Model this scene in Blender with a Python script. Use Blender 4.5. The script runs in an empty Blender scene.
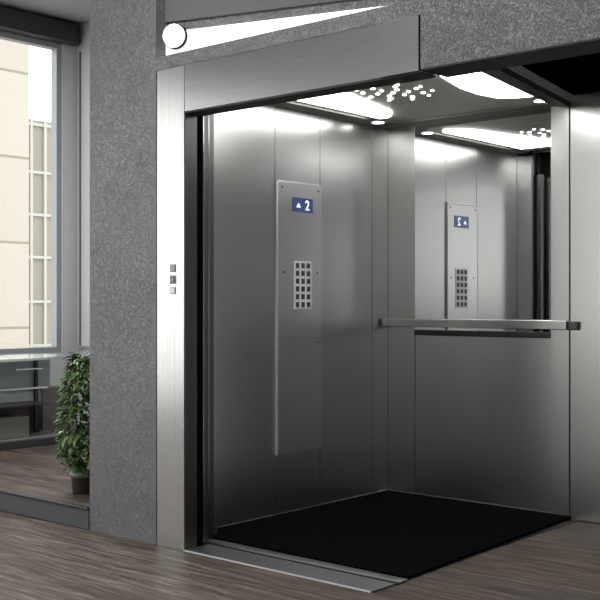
import bpy, bmesh, math, random
from mathutils import Vector, Matrix
random.seed(7)
S = bpy.context.scene
COL = S.collection
PI = math.pi

# ------------------------------------------------------------------ materials
def new_mat(name):
    m = bpy.data.materials.new(name); m.use_nodes = True
    nt = m.node_tree
    b = nt.nodes['Principled BSDF']
    return m, nt, b

def plain(name, col, rough=.5, metal=0., emit=None, es=0., spec=None):
    m, nt, b = new_mat(name)
    b.inputs['Base Color'].default_value = (*col, 1)
    b.inputs['Roughness'].default_value = rough
    b.inputs['Metallic'].default_value = metal
    if spec is not None: b.inputs['Specular IOR Level'].default_value = spec
    if emit:
        b.inputs['Emission Color'].default_value = (*emit, 1)
        b.inputs['Emission Strength'].default_value = es
    return m

def coords(nt, scale):
    t = nt.nodes.new('ShaderNodeTexCoord'); mp = nt.nodes.new('ShaderNodeMapping')
    mp.inputs['Scale'].default_value = scale
    nt.links.new(t.outputs['Object'], mp.inputs['Vector'])
    return mp.outputs['Vector']

def noise(nt, vec, scale, detail=3, rough=.5):
    n = nt.nodes.new('ShaderNodeTexNoise')
    n.inputs['Scale'].default_value = scale; n.inputs['Detail'].default_value = detail
    n.inputs['Roughness'].default_value = rough
    nt.links.new(vec, n.inputs['Vector'])
    return n

def ramp(nt, fac, stops):
    r = nt.nodes.new('ShaderNodeValToRGB')
    e = r.color_ramp.elements
    while len(e) < len(stops): e.new(.5)
    for el, (p, c) in zip(e, stops):
        el.position = p
        el.color = (*c, 1) if len(c) == 3 else c
    nt.links.new(fac, r.inputs['Fac'])
    return r

def brushed(name, col, rough, stretch=(140, 140, 1.2), amt=.06, aniso=0.):
    m, nt, b = new_mat(name)
    v = coords(nt, stretch)
    n = noise(nt, v, 1.0, 4, .6)
    lo = tuple(c * (1 - amt) for c in col); hi = tuple(min(1, c * (1 + amt)) for c in col)
    r = ramp(nt, n.outputs['Fac'], [(.3, lo), (.7, hi)])
    nt.links.new(r.outputs['Color'], b.inputs['Base Color'])
    rr = nt.nodes.new('ShaderNodeMapRange')
    rr.inputs['To Min'].default_value = rough * .975; rr.inputs['To Max'].default_value = rough * 1.025
    nt.links.new(n.outputs['Fac'], rr.inputs['Value'])
    nt.links.new(rr.outputs['Result'], b.inputs['Roughness'])
    b.inputs['Metallic'].default_value = 1
    if aniso:
        b.inputs['Anisotropic'].default_value = aniso
        t = nt.nodes.new('ShaderNodeTangent'); t.direction_type = 'RADIAL'; t.axis = 'Z'
        nt.links.new(t.outputs['Tangent'], b.inputs['Tangent'])
    return m

def crackle_plaster(name, col, rough=.36):
    """grey plaster with a fine wormy crackle"""
    m, nt, b = new_mat(name)
    v = coords(nt, (1, 1, 1))
    wn = noise(nt, v, 14, 3, .6)
    mix = nt.nodes.new('ShaderNodeMixRGB'); mix.blend_type = 'ADD'; mix.inputs['Fac'].default_value = .06
    nt.links.new(v, mix.inputs['Color1']); nt.links.new(wn.outputs['Color'], mix.inputs['Color2'])
    vo = noise(nt, mix.outputs['Color'], 58, 2, .5); vo.inputs['Distortion'].default_value = 1.6
    cr = ramp(nt, vo.outputs['Fac'], [(.43, (1, 1, 1)), (.49, (.1, .1, .1)), (.51, (.1, .1, .1)), (.57, (1, 1, 1))])
    big = noise(nt, v, 2.2, 4, .6)
    c1 = ramp(nt, big.outputs['Fac'], [(.3, tuple(c * .86 for c in col)), (.7, tuple(c * 1.12 for c in col))])
    fine = noise(nt, v, 120, 2, .6)
    c2 = ramp(nt, fine.outputs['Fac'], [(.3, (.8, .8, .8)), (.7, (1, 1, 1))])
    mu = nt.nodes.new('ShaderNodeMixRGB'); mu.blend_type = 'MULTIPLY'; mu.inputs['Fac'].default_value = 1
    nt.links.new(c1.outputs['Color'], mu.inputs['Color1']); nt.links.new(c2.outputs['Color'], mu.inputs['Color2'])
    mu2 = nt.nodes.new('ShaderNodeMixRGB'); mu2.blend_type = 'MULTIPLY'; mu2.inputs['Fac'].default_value = .48
    nt.links.new(mu.outputs['Color'], mu2.inputs['Color1']); nt.links.new(cr.outputs['Color'], mu2.inputs['Color2'])
    nt.links.new(mu2.outputs['Color'], b.inputs['Base Color'])
    bp = nt.nodes.new('ShaderNodeBump'); bp.inputs['Strength'].default_value = .8; bp.inputs['Distance'].default_value = .004
    nt.links.new(cr.outputs['Color'], bp.inputs['Height'])
    nt.links.new(bp.outputs['Normal'], b.inputs['Normal'])
    b.inputs['Roughness'].default_value = rough
    return m

def wood_floor(name):
    m, nt, b = new_mat(name)
    v = coords(nt, (1, 1, 1))
    br = nt.nodes.new('ShaderNodeTexBrick')
    br.offset = .37; br.inputs['Scale'].default_value = 1
    br.inputs['Brick Width'].default_value = 1.25; br.inputs['Row Height'].default_value = .11
    br.inputs['Mortar Size'].default_value = .0015; br.inputs['Mortar Smooth'].default_value = .2
    br.inputs['Color1'].default_value = (.72, .72, .72, 1); br.inputs['Color2'].default_value = (1, 1, 1, 1)
    br.inputs['Mortar'].default_value = (.35, .35, .35, 1)
    nt.links.new(v, br.inputs['Vector'])
    wv = noise(nt, v, 3.5, 3, .5)
    mix = nt.nodes.new('ShaderNodeMixRGB'); mix.blend_type = 'ADD'; mix.inputs['Fac'].default_value = .06
    nt.links.new(v, mix.inputs['Color1']); nt.links.new(wv.outputs['Color'], mix.inputs['Color2'])
    mp = nt.nodes.new('ShaderNodeMapping'); mp.inputs['Scale'].default_value = (2.2, 34, 1)
    nt.links.new(mix.outputs['Color'], mp.inputs['Vector'])
    g = noise(nt, mp.outputs['Vector'], 1, 7, .68)
    c = ramp(nt, g.outputs['Fac'], [(.32, (.022, .016, .013)), (.46, (.080, .061, .048)), (.57, (.155, .123, .099)), (.72, (.30, .25, .207))])
    mu = nt.nodes.new('ShaderNodeMixRGB'); mu.blend_type = 'MULTIPLY'; mu.inputs['Fac'].default_value = 1
    nt.links.new(c.outputs['Color'], mu.inputs['Color1']); nt.links.new(br.outputs['Color'], mu.inputs['Color2'])
    nt.links.new(mu.outputs['Color'], b.inputs['Base Color'])
    bp = nt.nodes.new('ShaderNodeBump'); bp.inputs['Strength'].default_value = .25; bp.inputs['Distance'].default_value = .003
    nt.links.new(g.outputs['Fac'], bp.inputs['Height']); nt.links.new(bp.outputs['Normal'], b.inputs['Normal'])
    b.inputs['Roughness'].default_value = .5
    b.inputs['Specular IOR Level'].default_value = .3
    return m

def ribbed_rubber(name):
    m, nt, b = new_mat(name)
    v = coords(nt, (1, 1, 1))
    w = nt.nodes.new('ShaderNodeTexWave'); w.bands_direction = 'Y'; w.inputs['Scale'].default_value = 12
    nt.links.new(v, w.inputs['Vector'])
    w2 = nt.nodes.new('ShaderNodeTexWave'); w2.bands_direction = 'X'; w2.inputs['Scale'].default_value = 12
    nt.links.new(v, w2.inputs['Vector'])
    mu = nt.nodes.new('ShaderNodeMath'); mu.operation = 'MULTIPLY'
    nt.links.new(w.outputs['Fac'], mu.inputs[0]); nt.links.new(w2.outputs['Fac'], mu.inputs[1])
    c = ramp(nt, mu.outputs[0], [(.2, (.0012, .0012, .0012)), (.8, (.006, .006, .006))])
    nt.links.new(c.outputs['Color'], b.inputs['Base Color'])
    bp = nt.nodes.new('ShaderNodeBump'); bp.inputs['Strength'].default_value = .6; bp.inputs['Distance'].default_value = .002
    nt.links.new(mu.outputs[0], bp.inputs['Height']); nt.links.new(bp.outputs['Normal'], b.inputs['Normal'])
    b.inputs['Roughness'].default_value = .85
    b.inputs['Specular IOR Level'].default_value = .03
    return m

def tiled_facade(name, col, line, bw, bh, mortar):
    m, nt, b = new_mat(name)
    t = nt.nodes.new('ShaderNodeTexCoord')
    sp = nt.nodes.new('ShaderNodeSeparateXYZ'); cb = nt.nodes.new('ShaderNodeCombineXYZ')
    nt.links.new(t.outputs['Object'], sp.inputs[0])
    nt.links.new(sp.outputs['Y'], cb.inputs['X']); nt.links.new(sp.outputs['Z'], cb.inputs['Y'])
    br = nt.nodes.new('ShaderNodeTexBrick'); br.offset = 0
    br.inputs['Scale'].default_value = 1; br.inputs['Brick Width'].default_value = bw; br.inputs['Row Height'].default_value = bh
    br.inputs['Mortar Size'].default_value = mortar
    br.inputs['Color1'].default_value = (*col, 1); br.inputs['Color2'].default_value = tuple(c * .96 for c in col) + (1,)
    br.inputs['Mortar'].default_value = (*line, 1)
    nt.links.new(cb.outputs[0], br.inputs['Vector'])
    nt.links.new(br.outputs['Color'], b.inputs['Base Color'])
    b.inputs['Roughness'].default_value = .7
    return m

def glass(name, tint, clear, rough=.0):
    m, nt, b = new_mat(name)
    nt.nodes.remove(b)
    out = nt.nodes['Material Output']
    tr = nt.nodes.new('ShaderNodeBsdfTransparent'); tr.inputs['Color'].default_value = (*tint, 1)
    gl = nt.nodes.new('ShaderNodeBsdfGlossy'); gl.inputs['Roughness'].default_value = rough
    gl.inputs['Color'].default_value = (.9, .95, .95, 1)
    mx = nt.nodes.new('ShaderNodeMixShader'); mx.inputs['Fac'].default_value = 1 - clear
    nt.links.new(tr.outputs[0], mx.inputs[1]); nt.links.new(gl.outputs[0], mx.inputs[2])
    nt.links.new(mx.outputs[0], out.inputs['Surface'])
    return m

def leaf_mat(name):
    m, nt, b = new_mat(name)
    g = nt.nodes.new('ShaderNodeNewGeometry')
    r = ramp(nt, g.outputs['Random Per Island'], [(.0, (.022, .06, .014)), (.5, (.06, .14, .03)), (1., (.16, .27, .07))])
    nt.links.new(r.outputs['Color'], b.inputs['Base Color'])
    b.inputs['Roughness'].default_value = .38
    return m

STEEL = brushed('brushed_steel_wall', (.50, .50, .495), .28, (110, 110, .5), .012)
STEEL_FRAME = brushed('brushed_steel_frame', (.52, .52, .515), .22, (3, 140, 140))
STEEL_JAMB = brushed('brushed_steel_jamb', (.62, .62, .615), .24)
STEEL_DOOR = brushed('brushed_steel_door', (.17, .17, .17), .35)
STEEL_PANEL = brushed('brushed_steel_faceplate', (.60, .60, .595), .30, (110, 110, .5), .012)
STEEL_SILL = brushed('aluminium_sill', (.36, .365, .37), .38, (2, 160, 160))
CHROME = plain('polished_chrome', (.75, .75, .75), .08, 1)
MIRROR = plain('mirror_glass', (.80, .82, .82), .015, 1)
CEIL_STEEL = plain('satin_ceiling_steel', (.88, .865, .84), .42, .6)
DARK_STEEL = plain('dark_steel', (.08, .08, .08), .4, 1)
BLACK = plain('black_gap', (.006, .006, .006), .8)
SHAFT = plain('shaft_black', (.012, .011, .011), .9, spec=.1)
PLASTER = crackle_plaster('crackled_grey_plaster', (.27, .27, .275))
PLASTER_IN = crackle_plaster('smooth_grey_plaster', (.30, .30, .30), .6)
PLASTER_PALE = plain('pale_grey_plaster', (.56, .56, .56), .6)
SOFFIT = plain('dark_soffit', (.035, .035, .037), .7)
FLOORM = wood_floor('weathered_oak_planks')
STEPM = plain('grey_step', (.085, .088, .092), .55)
RUBBER = ribbed_rubber('black_ribbed_rubber')
LAMP = plain('opal_lamp', (.9, .9, .9), .4, 0, (1, .99, .97), 8.5)
TUBE = plain('opal_cove', (.85, .85, .85), .4, 0, (1, 1, 1), .75)
WHITE = plain('white_plastic', (.75, .75, .75), .35)
BLUE = plain('blue_screen', (.02, .03, .08), .25, 0, (.05, .08, .22), .5)
GLYPH = plain('screen_glyph', (.9, .92, 1), .4, 0, (.8, .85, .95), .75)
KEYDARK = plain('dark_key', (.06, .06, .062), .4)
KEYLIGHT = plain('light_keypad', (.78, .78, .77), .4, .0)
BTN_G = plain('grey_button', (.30, .30, .30), .4, .4)
BTN_D = plain('dark_button', (.16, .16, .165), .4, .4)
BTN_W = plain('white_button', (.86, .86, .86), .35)
FRAME = plain('grey_window_frame', (.33, .35, .36), .45, .3)
BEAM = plain('dark_window_head', (.035, .037, .040), .55)
GLASS = glass('window_glass', (.96, .96, .955), .94)
TEAL = plain('green_tinted_glass', (.46, .56, .54), .12)
TEAL.node_tree.nodes['Principled BSDF'].inputs['Alpha'].default_value = .72
TOPG = plain('pale_glass_top', (.62, .70, .68), .06, 0, spec=.8)
DESK = plain('grey_desk_panel', (.20, .195, .185), .45)
DESKD = plain('dark_desk_base', (.05, .052, .055), .4)
POT = plain('dark_brown_pot', (.055, .042, .036), .45)
SOIL = plain('potting_soil', (.02, .015, .01), .95)
STEM = plain('plant_stem', (.07, .05, .03), .8)
LEAF = leaf_mat('ficus_leaf')
CREAM = tiled_facade('cream_cladding', (.49, .458, .392), (.28, .25, .195), 1.6, 1.10, .018)
BEIGE = plain('beige_facade', (.30, .28, .23), .7)
GRID = plain('pale_mullion', (.50, .51, .48), .6)
GROUND = plain('pale_paving', (.62, .61, .59), .9)
CEILM = plain('grey_ceiling', (.40, .40, .40), .8)
LOBBY = plain('lobby_wall_paint', (.70, .70, .70), .8)
GOLD = plain('pale_screw', (.7, .7, .66), .2, 1)

# ------------------------------------------------------------------ mesh helpers
class MB:
    def __init__(s): s.bm = bmesh.new(); s.mats = []
    def mi(s, m):
        if m is None: return 0
        if m not in s.mats: s.mats.append(m)
        return s.mats.index(m)
    def box(s, x0, x1, y0, y1, z0, z1, m=None, bev=0):
        t = bmesh.new()
        bmesh.ops.create_cube(t, size=1)
        for v in t.verts:
            v.co = Vector(((x0 + x1) / 2 + v.co.x * (x1 - x0), (y0 + y1) / 2 + v.co.y * (y1 - y0), (z0 + z1) / 2 + v.co.z * (z1 - z0)))
        if bev: bmesh.ops.bevel(t, geom=t.edges[:], offset=bev, segments=2, affect='EDGES', profile=.5)
        s.merge(t, m); return s
    def merge(s, t, m=None, smooth=False):
        i = s.mi(m); mp = {}
        for v in t.verts: mp[v] = s.bm.verts.new(v.co)
        for f in t.faces:
            try:
                nf = s.bm.faces.new([mp[v] for v in f.verts]); nf.material_index = i; nf.smooth = smooth or f.smooth
            except ValueError: pass
        t.free()
    def prism(s, pts, d, m=None, bev=0):
        """polygon (list of 3-D points) extruded by vector d"""
        t = bmesh.new(); d = Vector(d)
        a = [t.verts.new(Vector(p)) for p in pts]; b = [t.verts.new(Vector(p) + d) for p in pts]
        t.faces.new(a); t.faces.new(b[::-1]); n = len(a)
        for k in range(n): t.faces.new([a[k], b[k], b[(k + 1) % n], a[(k + 1) % n]])
        bmesh.ops.recalc_face_normals(t, faces=t.faces[:])
        if bev: bmesh.ops.bevel(t, geom=t.edges[:], offset=bev, segments=2, affect='EDGES', profile=.5)
        s.merge(t, m); return s
    def cyl(s, p, axis, r, h, m=None, seg=24, r2=None, bev=0):
        t = bmesh.new()
        bmesh.ops.create_cone(t, cap_ends=True, segments=seg, radius1=r, radius2=r if r2 is None else r2, depth=h)
        q = Vector((0, 0, 1)).rotation_difference(Vector(axis).normalized())
        for v in t.verts: v.co = q @ (v.co + Vector((0, 0, h / 2))) + Vector(p)
        for f in t.faces: f.smooth = len(f.verts) == 4
        if bev:
            e = [e for e in t.edges if any(len(f.verts) > 4 for f in e.link_faces)]
            bmesh.ops.bevel(t, geom=e, offset=bev, segments=2, affect='EDGES', profile=.5)
        s.merge(t, m); return s
    def lathe(s, prof, c, m=None, seg=32):
        t = bmesh.new(); rows = []
        for r, z in prof:
            rows.append([t.verts.new(Vector((c[0] + r * math.cos(2 * PI * k / seg), c[1] + r * math.sin(2 * PI * k / seg), z))) for k in range(seg)])
        for a, b in zip(rows, rows[1:]):
            for k in range(seg):
                f = t.faces.new([a[k], a[(k + 1) % seg], b[(k + 1) % seg], b[k]]); f.smooth = True
        t.faces.new(rows[0][::-1]); t.faces.new(rows[-1])
        s.merge(t, m); return s
    def build(s, name, mat, parent=None, origin=None):
        me = bpy.data.meshes.new(name)
        bmesh.ops.recalc_face_normals(s.bm, faces=s.bm.faces[:])
        off = Vector(origin) if origin else (parent_world(parent) if parent else Vector((0, 0, 0)))
        for v in s.bm.verts: v.co -= off
        s.bm.to_mesh(me); s.bm.free()
        for m in (s.mats or [mat]): me.materials.append(m)
        o = bpy.data.objects.new(name, me); COL.objects.link(o)
        if parent: o.parent = parent
        elif origin: o.location = off
        return o

def parent_world(p):
    v = Vector((0, 0, 0))
    while p: v += p.location; p = p.parent
    return v

def thing(name, label, cat, loc=(0, 0, 0), group=None):
    o = bpy.data.objects.new(name, None); COL.objects.link(o)
    o.location = loc; o.empty_display_size = .1
    return tag(o, label, cat, group)
def tag(o, label, cat, group=None):
    o['label'] = label; o['category'] = cat
    if group: o['group'] = group
    return o
def struct(name, mb, m, label, cat='room'):
    o = mb.build(name, m); o['kind'] = 'structure'; o['label'] = label; o['category'] = cat
    return o

# ------------------------------------------------------------------ setting
ZC = 3.70          # lobby ceiling
XW = -4.0          # window wall of the lobby
YB = 2.40          # far end of the alcove
struct('floor', MB().box(-4.2, 6.2, -7.2, .0, -.2, 0).box(.0, 6.2, .0, 2.3, -.2, -.004), FLOORM, 'weathered grey brown wood plank floor of the lift lobby', 'floor')
struct('floor_raised', MB().box(-4.2, -.73, .012, 2.6, 0, .11), FLOORM, 'raised wood plank floor one step up behind the pillar', 'floor')
struct('trim_1', MB().box(-4.0, -.735, -.006, .012, 0, .104, bev=.003), STEPM, 'smooth grey riser below the raised wood floor', 'step')
struct('trim_2', MB().box(-4.0, -.735, -.014, .014, .104, .118, bev=.004), DARK_STEEL, 'dark metal nosing along the edge of the raised floor', 'step')
struct('ceiling', MB().box(-4.2, 6.2, -7.2, 2.6, ZC, ZC + .15), CEILM, 'plain grey lobby ceiling', 'ceiling')
struct('wall_pillar', MB().box(-.73, -.204, 0, .14, 0, ZC), PLASTER, 'crackled grey plaster pillar left of the lift entrance', 'wall')
struct('wall_shaft_side', MB().box(-.73, -.70, .14, 2.55, 0, ZC), SHAFT, 'black side wall of the lift shaft', 'wall')
struct('wall_shaft_end', MB().box(-.70, 1.04, 2.12, 2.3, 0, ZC), SHAFT, 'black end wall of the lift shaft', 'wall')
struct('wall_shaft_upper', MB().box(1.04, 2.6, 1.985, 2.12, 2.354, ZC), SHAFT, 'black shaft wall above the steel post', 'wall')
struct('wall_shaft_lid', MB().box(-.70, 1.2, .75, 2.12, 2.62, 2.66), SHAFT, 'black cover over the car roof', 'wall')
# band and recess above the entrance, beam to the right
struct('wall_header', MB().box(-.204, 1.385, 0, .045, 2.352, 2.417).box(-.204, 1.385, .0, .6, 2.95, ZC), PLASTER, 'narrow crackled plaster band above the steel door header', 'wall')
struct('wall_beam', MB().box(1.385, 2.45, -.004, .17, 2.134, ZC), PLASTER, 'crackled grey plaster beam hanging over the right half of the lift', 'wall')
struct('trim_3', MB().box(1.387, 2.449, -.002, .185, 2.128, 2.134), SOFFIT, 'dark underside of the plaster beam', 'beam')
struct('wall_right_pillar', MB().box(2.45, 2.85, -.004, .30, 0, ZC), PLASTER, 'plaster pillar carrying the right end of the beam', 'wall')
dv = Vector((.958, .289, 0)); nv = Vector((.289, -.958, 0))
def slab(p, L, th, z0, z1):
    p = Vector((p[0], p[1], 0)); q = p + dv * L; b = -nv * th
    return [(p.x, p.y, z0), (q.x, q.y, z0), (q.x + b.x, q.y + b.y, z0), (p.x + b.x, p.y + b.y, z0)], (0, 0, z1 - z0)
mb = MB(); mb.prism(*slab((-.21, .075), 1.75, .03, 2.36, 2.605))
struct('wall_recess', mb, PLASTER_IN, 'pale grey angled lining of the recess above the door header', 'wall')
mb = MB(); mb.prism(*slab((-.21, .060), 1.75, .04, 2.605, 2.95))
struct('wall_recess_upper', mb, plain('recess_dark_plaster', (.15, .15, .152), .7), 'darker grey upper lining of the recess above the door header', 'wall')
struct('wall_back', MB().box(1.042, 6.2, 2.0, 2.15, 0, 2.352).box(2.6, 6.2, 2.0, 2.15, 2.352, ZC), LOBBY, 'plain lobby wall right of the lift', 'wall')
struct('wall_right', MB().box(6.0, 6.2, -7.2, 2.3, 0, ZC), LOBBY, 'plain side wall of the lobby', 'wall')
# wall behind the viewer with two tall windows
mb = MB()
for a, b, c, d in ((-4.2, -3.6, 0, ZC), (-1.0, 3.6, 0, ZC), (5.9, 6.2, 0, ZC), (-3.6, -1.0, 0, .3), (-3.6, -1.0, 3.2, ZC), (3.6, 5.9, 0, 1.0), (3.6, 5.9, 3.2, ZC)):
    mb.box(a, b, -7.2, -7.0, c, d)
struct('wall_front', mb, LOBBY, 'lobby wall facing the lift with two tall windows', 'wall')
DARK_BAND = plain('added_dark_band', (.035, .034, .033), .6)  # unseen band added so the lower steel walls reflect something dark
struct('trim_7', MB().box(5.97, 6.0, -7.0, 2.0, 0, .72), DARK_BAND, 'unseen dark band added on the lobby side wall to darken reflections', 'trim')
struct('trim_8', MB().box(-1.0, 5.97, -7.0, -6.97, 0, .72).box(-3.95, -1.0, -7.0, -6.97, 0, .30), DARK_BAND, 'unseen dark band added on the wall facing the lift to darken reflections', 'trim')
# alcove end wall
struct('wall_alcove', MB().box(-4.2, -.73, YB, YB + .15, .11, ZC), PLASTER_PALE, 'grey end wall behind the plant and counter', 'wall')
struct('trim_4', MB().box(-3.97, -.8, YB - .025, YB, .80, .82), FRAME, 'thin pale dado rail along the end wall', 'trim')
struct('trim_5', MB().box(-3.96, -3.945, YB - .012, YB, .82, 3.45), plain('panel_joint', (.16, .16, .165), .6), 'vertical joint in the end wall panelling', 'trim')
# window wall along the left
ZT, ZS = 3.50, .76
mb = MB()
mb.box(XW - .12, XW, -7.0, .5, 3.25, ZT + .17).box(XW - .12, XW, -7.0, 2.24, 0, .25).box(XW - .12, XW, 2.24, YB, .0, ZC).box(XW - .12, XW, -7.0, 2.24, ZT + .17, ZC).box(XW - .12, XW, .5, 2.24, .25, ZS)
struct('wall_left', mb, PLASTER_PALE, 'window wall on the left side of the lobby', 'wall')
struct('trim_6', MB().box(XW - .12, XW + .10, -7.0, YB - .04, ZT, ZT + .17, bev=.006), BEAM, 'dark grey beam over the lobby window', 'beam')
def window(name, y0, y1, z0, z1, muls, label, x=XW):
    f = MB(); w = .05
    f.box(x - .10, x - .02, y0, y0 + w, z0, z1).box(x - .10, x - .02, y1 - w, y1, z0, z1)
    f.box(x - .10, x - .02, y0 + w, y1 - w, z0, z0 + w).box(x - .10, x - .02, y0 + w, y1 - w, z1 - w, z1)
    for y in muls: f.box(x - .09, x - .03, y - .02, y + .02, z0 + w, z1 - w)
    o = struct(name, f, FRAME, label, 'window')
    g = MB().box(x - .064, x - .056, y0 + w, y1 - w, z0 + w, z1 - w).build('pane', GLASS, o)
    return o
window('window_1', .5, 2.24, ZS, ZT, (), 'tall lobby window looking out on a cream building')
window('window_2', -6.9, .5, .25, 3.25, (-5.4, -3.9, -2.4, -.9), 'long window wall of the lobby nearer the viewer')
def window_y(name, x0, x1, z0, z1, label, muls=()):
    f = MB(); w = .06; y0, y1 = -7.14, -7.06
    f.box(x0, x0 + w, y0, y1, z0, z1).box(x1 - w, x1, y0, y1, z0, z1).box(x0 + w, x1 - w, y0, y1, z0, z0 + w).box(x0 + w, x1 - w, y0, y1, z1 - w, z1)
    for x in muls: f.box(x - .02, x + .02, y0, y1, z0 + w, z1 - w)
    o = struct(name, f, FRAME, label, 'window')
    MB().box(x0 + w, x1 - w, -7.104, -7.096, z0 + w, z1 - w).build('pane', GLASS, o)
window_y('window_3', -3.6, -1.0, .3, 3.2, 'tall window in the wall facing the lift, left', (-2.3,))
window_y('window_4', 3.6, 5.9, 1.0, 3.2, 'square window in the wall facing the lift, right')

# ------------------------------------------------------------------ outside
struct('ground', MB().box(-60, 40, -40, 60, -.6, -.22), GROUND, 'pale paving outside the lobby', 'ground')
b = thing('office_building', 'cream clad office block outside the lobby window', 'building', (-9, 4, -.22))
MB().box(-12, -8, 1.5, 4.66, -.22, 9).build('cladding', CREAM, b)
b = thing('office_building', 'lower beige building with pale window grid beyond the cream block', 'building', (-11, 7, -.22))
MB().box(-13.5, -10.0, 4.9, 10.5, -.22, 4.0).build('facade', BEIGE, b)
mb = MB()
for y in (6.07, 6.32, 6.60, 7.2, 7.8, 8.6): mb.box(-10.0, -9.96, y - .022, y + .022, -.2, 4.0)
for z in (-.1, .55, 1.22, 1.90, 2.55, 3.20, 3.93): mb.box(-10.0, -9.965, 5.2, 10.5, z - .02, z + .02)
mb.build('window_grid', GRID, b)

# ------------------------------------------------------------------ lift entrance
HZ = 2.352
j = thing('door_jamb', 'tall brushed steel door jamb beside the grey pillar', 'door frame', (-.1, .04, 0))
MB().box(-.196, 0, 0, .085, 0, HZ - .001, bev=.0015).build('face_panel', STEEL_JAMB, j)
MB().box(-.0005, .004, .004, .082, 0, 2.12).build('reveal', plain('dark_reveal_steel', (.14, .14, .14), .35, 1), j)
MB().box(-.204, -.196, .012, .09, 0, HZ - .001).build('shadow_gap', BLACK, j)
c = thing('call_panel', 'column of three small square call buttons on the steel jamb', 'call buttons', (-.08, 0, 1.36))
for (z, m, l) in ((1.370, BTN_G, 'plain grey square button, topmost'), (1.314, BTN_D, 'dark grey square button, middle'), (1.261, BTN_W, 'white square button with grey rim, lowest')):
    mb = MB()
    if m is BTN_W:
        mb.box(-.098, -.060, -.003, 0, z - .018, z + .018, BTN_G, .001).box(-.095, -.063, -.006, -.002, z - .015, z + .015, BTN_W, .001)
    elif m is BTN_D:
        mb.box(-.100, -.057, -.003, 0, z - .021, z + .021, BTN_G, .001)
        mb.box(-.095, -.062, -.006, -.002, z - .016, z + .016, BTN_D, .001).box(-.086, -.071, -.0075, -.005, z - .008, z + .008, BTN_G, .0005)
    else:
        mb.box(-.097, -.061, -.005, 0, z - .019, z + .019, BTN_G, .0015)
    o = mb.build('button', m, c); o['label'] = l
h = thing('door_header', 'long brushed steel header over the lift entrance', 'door frame', (.6, .05, 2.124))
MB().box(.003, 1.186, 0, .115, 2.126, HZ - .001, bev=.0015).build('header_panel', STEEL_FRAME, h)
o = MB().box(1.190, 1.378, -.008, .100, 2.126, HZ - .001, bev=.0015).build('end_panel', STEEL_FRAME, h); o['label'] = 'short end piece of brushed steel beside the plaster beam'
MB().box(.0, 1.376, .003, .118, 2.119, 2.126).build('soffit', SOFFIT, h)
MB().box(1.378, 1.385, .004, .1, 2.13, HZ - .001).build('shadow_gap', BLACK, h)
l = thing('landing_sill', 'flat aluminium threshold plate at the edge of the wood floor', 'threshold', (.56, .08, 0))
MB().box(-.0, 1.135, 0, .165, -.003, .006, bev=.001).build('plate', STEEL_SILL, l)
MB().box(-.0, 1.135, -.004, .0, -.003, .0065).build('front_edge', plain('sill_edge_glint', (.72, .72, .72), .4, .3), l)  # bright glint along the sill edge put into its colour
MB().box(-.15, 1.14, .165, .20, -.003, .0005).build('running_gap', BLACK, l)
l = thing('landing_door', 'dark steel landing door leaf pushed open behind the jamb', 'lift door', (-.35, .15, 0))
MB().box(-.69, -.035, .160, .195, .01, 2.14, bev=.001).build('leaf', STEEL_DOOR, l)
MB().box(-.037, -.033, .160, .166, .01, 2.14).build('edge_trim', STEEL_FRAME, l)
l = thing('car_door', 'dark steel car door leaf folded back beside the left car wall', 'lift door', (-.35, .25, 0))
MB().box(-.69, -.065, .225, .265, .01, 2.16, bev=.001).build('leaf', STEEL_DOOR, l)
MB().box(-.067, -.063, .225, .231, .01, 2.16).build('edge_trim', STEEL_FRAME, l)

# ------------------------------------------------------------------ the car
XL, YK, ZK = -.229, 1.97, 2.318
car = thing('elevator_car', 'open stainless steel lift car with panelled walls and lit ceiling', 'elevator', (.4, 1.1, -.004))
MB().box(XL, 1.10, .20, 1.97, -.10, .0).build('floor_pan', DARK_STEEL, car)
MB().box(XL + .06, 1.138, .20, .262, .0, .006, bev=.0015).build('sill', STEEL_SILL, car)
# left wall: panels with fine joints, front return post
MB().box(-.66, -.11, .30, .335, .003, 2.30, bev=.0015).build('front_return', STEEL, car)
MB().box(XL - .05, XL - .022, .34, 1.99, .0, ZK + .02).build('wall_backing', BLACK, car)
g = .0022
ys = [.337, .904, 1.297, 1.802, 1.97]
for a, bb in zip(ys, ys[1:]):
    MB().box(XL - .02, XL, a + g, bb - g, .012, ZK, bev=.0012).build('side_panel', STEEL, car)
# back wall
MB().box(XL - .05, 1.04, YK + .022, YK + .05, 0, ZK + .02).build('wall_backing', BLACK, car)
MB().box(XL, -.021 - g, YK, YK + .02, .012, ZK, bev=.0012).build('back_panel', STEEL, car)
MB().box(-.021 + g, .926 - g, YK, YK + .02, .012, 1.00, bev=.0012).build('back_panel', STEEL, car)
MB().box(.926 + g, 1.040, YK - .03, YK + .02, .012, ZK, bev=.0012).build('back_panel', STEEL, car)
mb = MB().box(XL, XL + .008, .40, YK, .0, .012).box(XL, 1.03, YK - .008, YK, .0, .012)
mb.build('skirting', plain('skirting_steel', (.5, .5, .5), .3, 1), car)
# ceiling
cl = MB()
cl.prism([(XL - .02, .42, ZK), (1.33, .42, ZK), (1.05, YK + .02, ZK), (XL - .02, YK + .02, ZK)], (0, 0, .04))
ceil = cl.build('ceiling_panel', CEIL_STEEL, car)
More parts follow.
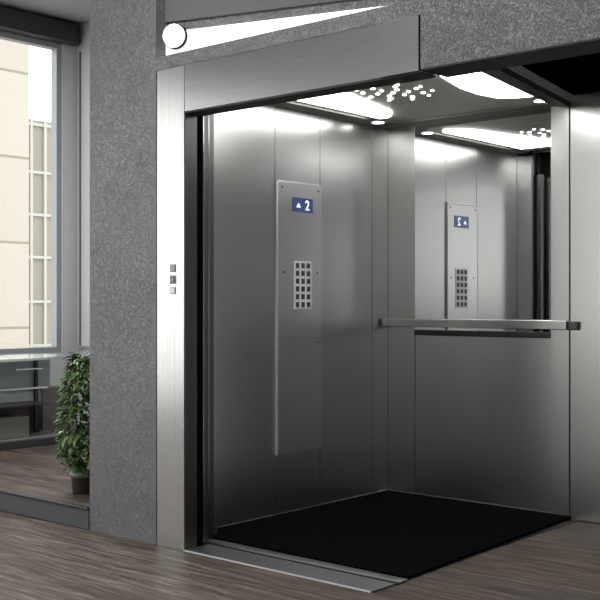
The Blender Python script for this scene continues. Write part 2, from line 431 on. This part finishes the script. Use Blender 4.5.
# raised frame round the ceiling field
cf = MB()
cf.prism([(XL, .42, ZK - .014), (-.10, .42, ZK - .014), (-.10, YK - .26, ZK - .014), (.0, YK - .13, ZK - .014), (.80, YK - .13, ZK - .014), (1.035, YK - .13, ZK - .014), (1.035, YK, ZK - .014), (XL, YK, ZK - .014)], (0, 0, .013))
cf.build('ceiling_border', plain('border_steel', (.24, .235, .225), .35, .8), ceil)
cf = MB()
cf.prism([(1.20, .55, ZK - .03), (1.315, .45, ZK - .03), (1.045, YK, ZK - .03), (.995, YK - .12, ZK - .03)], (0, 0, .029))
cf.build('ceiling_edge', plain('edge_steel', (.13, .128, .125), .4, .8), ceil)
zl = ZK - .012
MB().prism([(-.03, .62, zl), (.335, .62, zl), (.31, .78, zl), (.265, .915, zl), (.20, 1.2, zl), (.131, 1.511, zl), (.072, 1.595, zl), (.02, 1.635, zl), (-.039, 1.625, zl), (-.03, 1.3, zl)], (0, 0, .0115)).build('light_lens', LAMP, ceil)
MB().prism([(1.15, .66, zl), (1.095, 1.009, zl), (1.055, 1.33, zl), (1.021, 1.617, zl), (.92, 1.590, zl), (.831, 1.519, zl), (.808, 1.357, zl), (.826, 1.16, zl), (.896, .897, zl), (.98, .66, zl)], (0, 0, .0115)).build('light_lens', LAMP, ceil)
for x, y in ((-.105, 1.70), (.985, 1.72)):
    d = MB().cyl((x, y, ZK - .018), (0, 0, 1), .046, .006, STEEL, 28).cyl((x, y, ZK - .0195), (0, 0, 1), .036, .004, LAMP, 28).build('downlight', LAMP, ceil)
for ring, (r, n, sz) in enumerate(((.0, 1, .012), (.085, 6, .011), (.16, 8, .012), (.21, 10, .009))):
    for k in range(n):
        a = 2 * PI * k / n + ring * .35
        MB().cyl((.46 + r * math.cos(a), 1.08 + r * math.sin(a), ZK - .004), (0, 0, 1), sz, .004, None, 14).build('light_spot', LAMP, ceil)

# control panel on the left wall
XP = XL + .014
cp = thing('control_panel', 'tall steel car operating panel with blue floor display on left wall', 'control panel', (XL, 1.1, .345))
MB().box(XL, XP, .914, 1.296, .347, 1.884, bev=.002).build('faceplate', STEEL_PANEL, cp)
MB().box(XL, XP + .001, .903, .914, .345, 1.886, bev=.001).box(XL, XP + .001, .914, 1.296, 1.884, 1.892, bev=.001).build('edge_trim', plain('panel_edge_glint', (.60, .61, .61), .4, .4), cp)  # bright reflection on the left and top edges put into the trim colour
ds = MB().box(XP, XP + .004, 1.034, 1.212, 1.722, 1.803, bev=.001).build('floor_display', BLUE, cp)
MB().prism([(XP + .004, 1.064, 1.748), (XP + .004, 1.104, 1.748), (XP + .004, 1.084, 1.774)], (.0012, 0, 0)).build('up_arrow', GLYPH, ds)
cu = bpy.data.curves.new('digit', 'FONT'); cu.body = '2'; cu.size = .080; cu.extrude = .0008; cu.offset = .0006
to = bpy.data.objects.new('digit_source', cu); COL.objects.link(to)
bpy.context.view_layer.update()
me = bpy.data.meshes.new_from_object(to.evaluated_get(bpy.context.evaluated_depsgraph_get()))
bpy.data.objects.remove(to)
me.materials.clear(); me.materials.append(GLYPH)
mx = Matrix(((0, 0, 1, 0), (1, 0, 0, 0), (0, 1, 0, 0), (0, 0, 0, 1)))
me.transform(mx)
w0 = parent_world(ds)
for v in me.vertices: v.co += Vector((XP + .0052, 1.140, 1.736)) - w0
me.name = 'digit'
dg = bpy.data.objects.new('digit', me); COL.objects.link(dg); dg.parent = ds
kp = MB().box(XP, XP + .003, 1.046, 1.200, 1.166, 1.440, bev=.0008).build('keypad', KEYLIGHT, cp)
for r in range(6):
    for q in range(3):
        y = 1.075 + q * .048; z = 1.415 - r * .0448
        MB().box(XP + .003, XP + .006, y - .0145, y + .0145, z - .0145, z + .0145, bev=.001).build('button', KEYDARK, kp)
for y, z in ((.965, 1.375), (1.255, 1.375), (.945, 1.855), (1.265, 1.855), (1.262, .97)):
    MB().cyl((XP - .0005, y, z), (1, 0, 0), .006, .003, None, 12).build('screw', DARK_STEEL, cp)

# mirror and handrail on the back wall
m = thing('wall_mirror', 'large frameless mirror on the upper half of the car back wall', 'mirror', (.45, YK, 1.0))
MB().box(-.019, .924, YK - .004, YK + .018, 1.034, ZK - .002).build('mirror_glass', MIRROR, m)
MB().box(-.019, .924, YK - .012, YK + .018, 1.002, 1.034, bev=.002).build('bottom_rail', DARK_STEEL, m)
r = thing('handrail', 'flat brushed steel handrail across the back of the car', 'handrail', (.42, 1.9, 1.07))
MB().box(-.215, 1.050, 1.885, 1.902, 1.052, 1.102, bev=.003).build('bar', brushed('handrail_steel', (.42, .42, .415), .25, (2, 150, 150)), r)
MB().box(1.030, 1.105, 1.904, 1.930, 1.050, 1.098, bev=.003).build('end_return', plain('rail_shaded_end', (.10, .10, .10), .35, 1), r)  # end piece coloured dark for the shadow on it
for x in (.02, .90): MB().cyl((x, 1.902, 1.077), (0, 1, 0), .011, YK - .004 - 1.902 if x < .5 else YK - .004 - 1.902, None, 16).build('bracket', DARK_STEEL, r)
# mat
mt = MB().prism([(XL + .012, .268, .0), (1.128, .268, .0), (1.052, 1.945, .0), (XL + .012, 1.955, .0)], (0, 0, .014), None, .003).build('floor_mat', RUBBER, None, (.4, 1.1, .0))
tag(mt, 'black ribbed rubber mat covering the car floor', 'mat')
# steel post beyond the open side of the car
p = MB().box(1.052, 1.255, 1.932, 1.98, 0, 2.352, bev=.0015).build('steel_post', STEEL, None, (1.15, 1.95, 0))
tag(p, 'tall brushed steel post at the right rear corner of the car', 'post')

# cove light above the header
lt = thing('cove_light', 'white cove light panel with round lamp above the steel header', 'light', (-.1, .06, 2.42))
mb = MB(); p0 = Vector((-.198, .068, 0)); nn = nv * .012
pa, pb = p0 + nn, p0 + dv * 1.3 + nn
mb.prism([(pa.x, pa.y, 2.40), (pb.x, pb.y, 2.40), (pb.x, pb.y, 2.553), (pa.x, pa.y, 2.553)], tuple(-nn * .9))
mb.build('light_panel', TUBE, lt)
cc = Vector((-.128, .060, 2.522)); ax = Vector((.42, -.9, -.06)).normalized()
MB().cyl(cc - ax * .022, ax, .062, .034, BLACK, 36).cyl(cc + ax * .008, ax, .057, .012, TUBE, 36, bev=.003).build('round_lamp', WHITE, lt)

# ------------------------------------------------------------------ counter in the alcove
ct = thing('reception_counter', 'glass topped reception counter by the lobby window', 'counter', (-3.3, .9, .11))
pts = []
for k in range(28):
    a = -PI / 2 + PI * k / 27
    pts.append((-3.42 - .42 * math.sin(a), 1.12 + .62 * math.cos(a), .765))
pts = [(-3.00, .10, .765)] + pts + [(-3.84, .10, .765)]
MB().prism(pts, (0, 0, .018)).build('glass_top', TOPG, ct)
MB().box(-3.33, -3.30, .14, 1.60, .42, .7645).build('glass_front', TEAL, ct)
MB().box(-3.30, -3.275, 1.445, 1.47, .19, .7645).build('post', DARK_STEEL, ct)
MB().box(-3.30, -3.05, .16, 1.42, .420, .432).build('glass_shelf', DESKD, ct)
MB().box(-3.29, -3.27, .16, 1.56, .525, .540).build('chrome_rail', CHROME, ct)
MB().box(-3.28, -3.25, 1.25, 1.50, .68, .69).build('chrome_rail', CHROME, ct)
MB().box(-3.42, -3.28, 1.52, 1.75, .19, .53, bev=.004).build('side_panel', DESK, ct)
MB().box(-3.36, -3.32, .16, 1.52, .176, .42).build('lower_panel', plain('brown_grey_panel', (.11, .095, .085), .5), ct)
MB().box(-3.60, -3.02, .12, 1.55, .11, .17, bev=.006).build('plinth', DESKD, ct)
MB().box(-3.60, -3.03, .13, 1.54, .17, .176).build('plinth_top', DESK, ct)
bx = MB().box(-3.29, -3.10, .95, 1.27, .1765, .34, bev=.006).build('storage_box', DESK, None, (-3.2, 1.1, .1765))
tag(bx, 'grey storage box standing on the counter plinth', 'box')

# ------------------------------------------------------------------ plant
px, py = -1.155, .275
pl = thing('potted_plant', 'small leafy green ficus in a dark pot beside the pillar', 'plant', (px, py, .11))
MB().lathe([(.050, .11), (.054, .115), (.062, .205), (.064, .208)], (px, py), POT).build('pot', POT, pl)
MB().lathe([(.064, .205), (.068, .207), (.069, .235), (.060, .237), (.058, .215)], (px, py), None).build('pot_rim', plain('grey_pot_band', (.30, .29, .28), .3, .3), pl)
MB().lathe([(.058, .205), (.058, .226)], (px, py), None).build('soil', SOIL, pl)
def bezier_tube(mb, pts, r0, r1):
    for k, (a, b2) in enumerate(zip(pts, pts[1:])):
        a, b2 = Vector(a), Vector(b2); t = k / max(1, len(pts) - 1)
        mb.cyl(a, b2 - a, r0 + (r1 - r0) * t, (b2 - a).length * 1.02, None, 8, r0 + (r1 - r0) * (t + 1 / len(pts)))
stems = []
for k in range(5):
    a = 2 * PI * k / 5; pts = []
    for q in range(6):
        t = q / 5
        pts.append((px + math.cos(a + t) * (.015 + .07 * math.sin(t * 2.4)), py + math.sin(a + t) * (.015 + .07 * math.sin(t * 2.4)), .22 + t * (.60 + .04 * (k % 3))))
    stems.append(pts)
mb = MB()
for pts in stems: bezier_tube(mb, pts, .006, .002)
mb.build('stems', STEM, pl)
fb = bmesh.new()
def leaf(c, d, up, L, W):
    d = d.normalized(); sde = d.cross(up).normalized(); n = sde.cross(d).normalized()
    rows = []
    for t, w in ((0, .02), (.25, .75), (.5, 1.), (.78, .62), (1., .03)):
        m_ = c + d * (L * t) - n * (L * .28 * t * t)
        rows.append([fb.verts.new(m_ - sde * W * w * .5 + n * W * w * .16), fb.verts.new(m_), fb.verts.new(m_ + sde * W * w * .5 + n * W * w * .16)])
    for a, b2 in zip(rows, rows[1:]):
        for q in range(2):
            f = fb.faces.new([a[q], a[q + 1], b2[q + 1], b2[q]]); f.smooth = True
for k in range(1150):
    z = random.uniform(.255, .905)
    t = (z - .255) / .65
    R = .128 * (math.sin(PI * min(1, .20 + t * .74)) ** .6) * (1.0 if random.random() < .85 else 1.12)
    a = random.uniform(0, 2 * PI); rr = R * math.sqrt(random.uniform(.12, 1))
    c = Vector((px + rr * math.cos(a), py + rr * math.sin(a), z))
    d = Vector((math.cos(a + random.uniform(-.8, .8)), math.sin(a + random.uniform(-.8, .8)), random.uniform(-.75, .55)))
    leaf(c, d, Vector((random.uniform(-.4, .4), random.uniform(-.4, .4), 1)), random.uniform(.036, .062), random.uniform(.019, .030))
fm = MB(); fm.bm.free(); fm.bm = fb
me = bpy.data.meshes.new('foliage')
for v in fb.verts: v.co -= pl.location
fb.to_mesh(me); fb.free(); me.materials.append(LEAF)
fo = bpy.data.objects.new('foliage', me); COL.objects.link(fo); fo.parent = pl

# ------------------------------------------------------------------ light
w = bpy.data.worlds.new('sky'); S.world = w; w.use_nodes = True
nt = w.node_tree; bg = nt.nodes['Background']
tc = nt.nodes.new('ShaderNodeTexCoord')
sp = nt.nodes.new('ShaderNodeSeparateXYZ'); nt.links.new(tc.outputs['Generated'], sp.inputs[0])
r_ = ramp(nt, sp.outputs['Z'], [(.0, (1, .99, .97)), (.35, (.96, .97, 1.)), (1., (.90, .94, 1.))])
nt.links.new(r_.outputs['Color'], bg.inputs['Color'])
bg.inputs['Strength'].default_value = 2.8

def portal(loc, rot, sx, sy):
    l = bpy.data.lights.new('window_portal', 'AREA'); l.shape = 'RECTANGLE'; l.size = sx; l.size_y = sy
    l.cycles.is_portal = True
    o = bpy.data.objects.new('window_portal', l); COL.objects.link(o); o.location = loc; o.rotation_euler = rot
portal((XW - .13, -3.2, 1.75), (0, -PI / 2, 0), 3.0, 7.4)
portal((XW - .13, 1.37, 2.16), (0, -PI / 2, 0), 2.7, 1.75)
portal((-2.3, -7.22, 1.75), (PI / 2, 0, 0), 2.6, 2.9)
portal((4.75, -7.22, 2.1), (PI / 2, 0, 0), 2.3, 2.2)

s = bpy.data.lights.new('sun', 'SUN'); s.energy = 1.0; s.angle = .02; s.color = (1, .95, .86)
so = bpy.data.objects.new('sun', s); COL.objects.link(so)
so.rotation_euler = Vector((-.55, .12, -.83)).to_track_quat('-Z', 'Y').to_euler()

def add_fill_lamp(x, y, power, size=.6):  # unseen ceiling lamps added as fill for the lobby and alcove
    t = thing('added_fill_lamp', 'square fill lamp added unseen on the lobby ceiling, ' + ('over the step' if x < 0 else 'in front of the lift' if x < 2 else 'out by the right wall'), 'lamp', (x, y, ZC))
    MB().box(x - size / 2, x + size / 2, y - size / 2, y + size / 2, ZC - .03, ZC, WHITE, .004).build('housing', WHITE, t)
    l = bpy.data.lights.new('fill_light', 'AREA'); l.shape = 'SQUARE'; l.size = size * .9; l.energy = power
    o = bpy.data.objects.new('fill_light', l); COL.objects.link(o); o.location = (x, y, ZC - .04)
add_fill_lamp(.4, -1.6, 60)
add_fill_lamp(3.2, -2.2, 60)
add_fill_lamp(-2.2, .3, 70)

# ------------------------------------------------------------------ camera
cam = bpy.data.cameras.new('camera'); co = bpy.data.objects.new('camera', cam); COL.objects.link(co)
co.location = (3.8276, -3.5384, 1.2)
fw = Vector((-.657, .754, 0)).normalized()
co.rotation_euler = fw.to_track_quat('-Z', 'Y').to_euler()
cam.sensor_width = 36; cam.lens = 36 * 1071 / 600
cam.shift_y = 3 / 600
cam.clip_start = .05; cam.clip_end = 200
S.camera = co

S.view_settings.view_transform = 'Standard'; S.view_settings.look = 'None'
S.view_settings.gamma = 1; S.view_settings.use_curve_mapping = False
S.view_settings.exposure = 0
S.cycles.use_denoising = True
S.cycles.max_bounces = 10; S.cycles.glossy_bounces = 8; S.cycles.transparent_max_bounces = 12
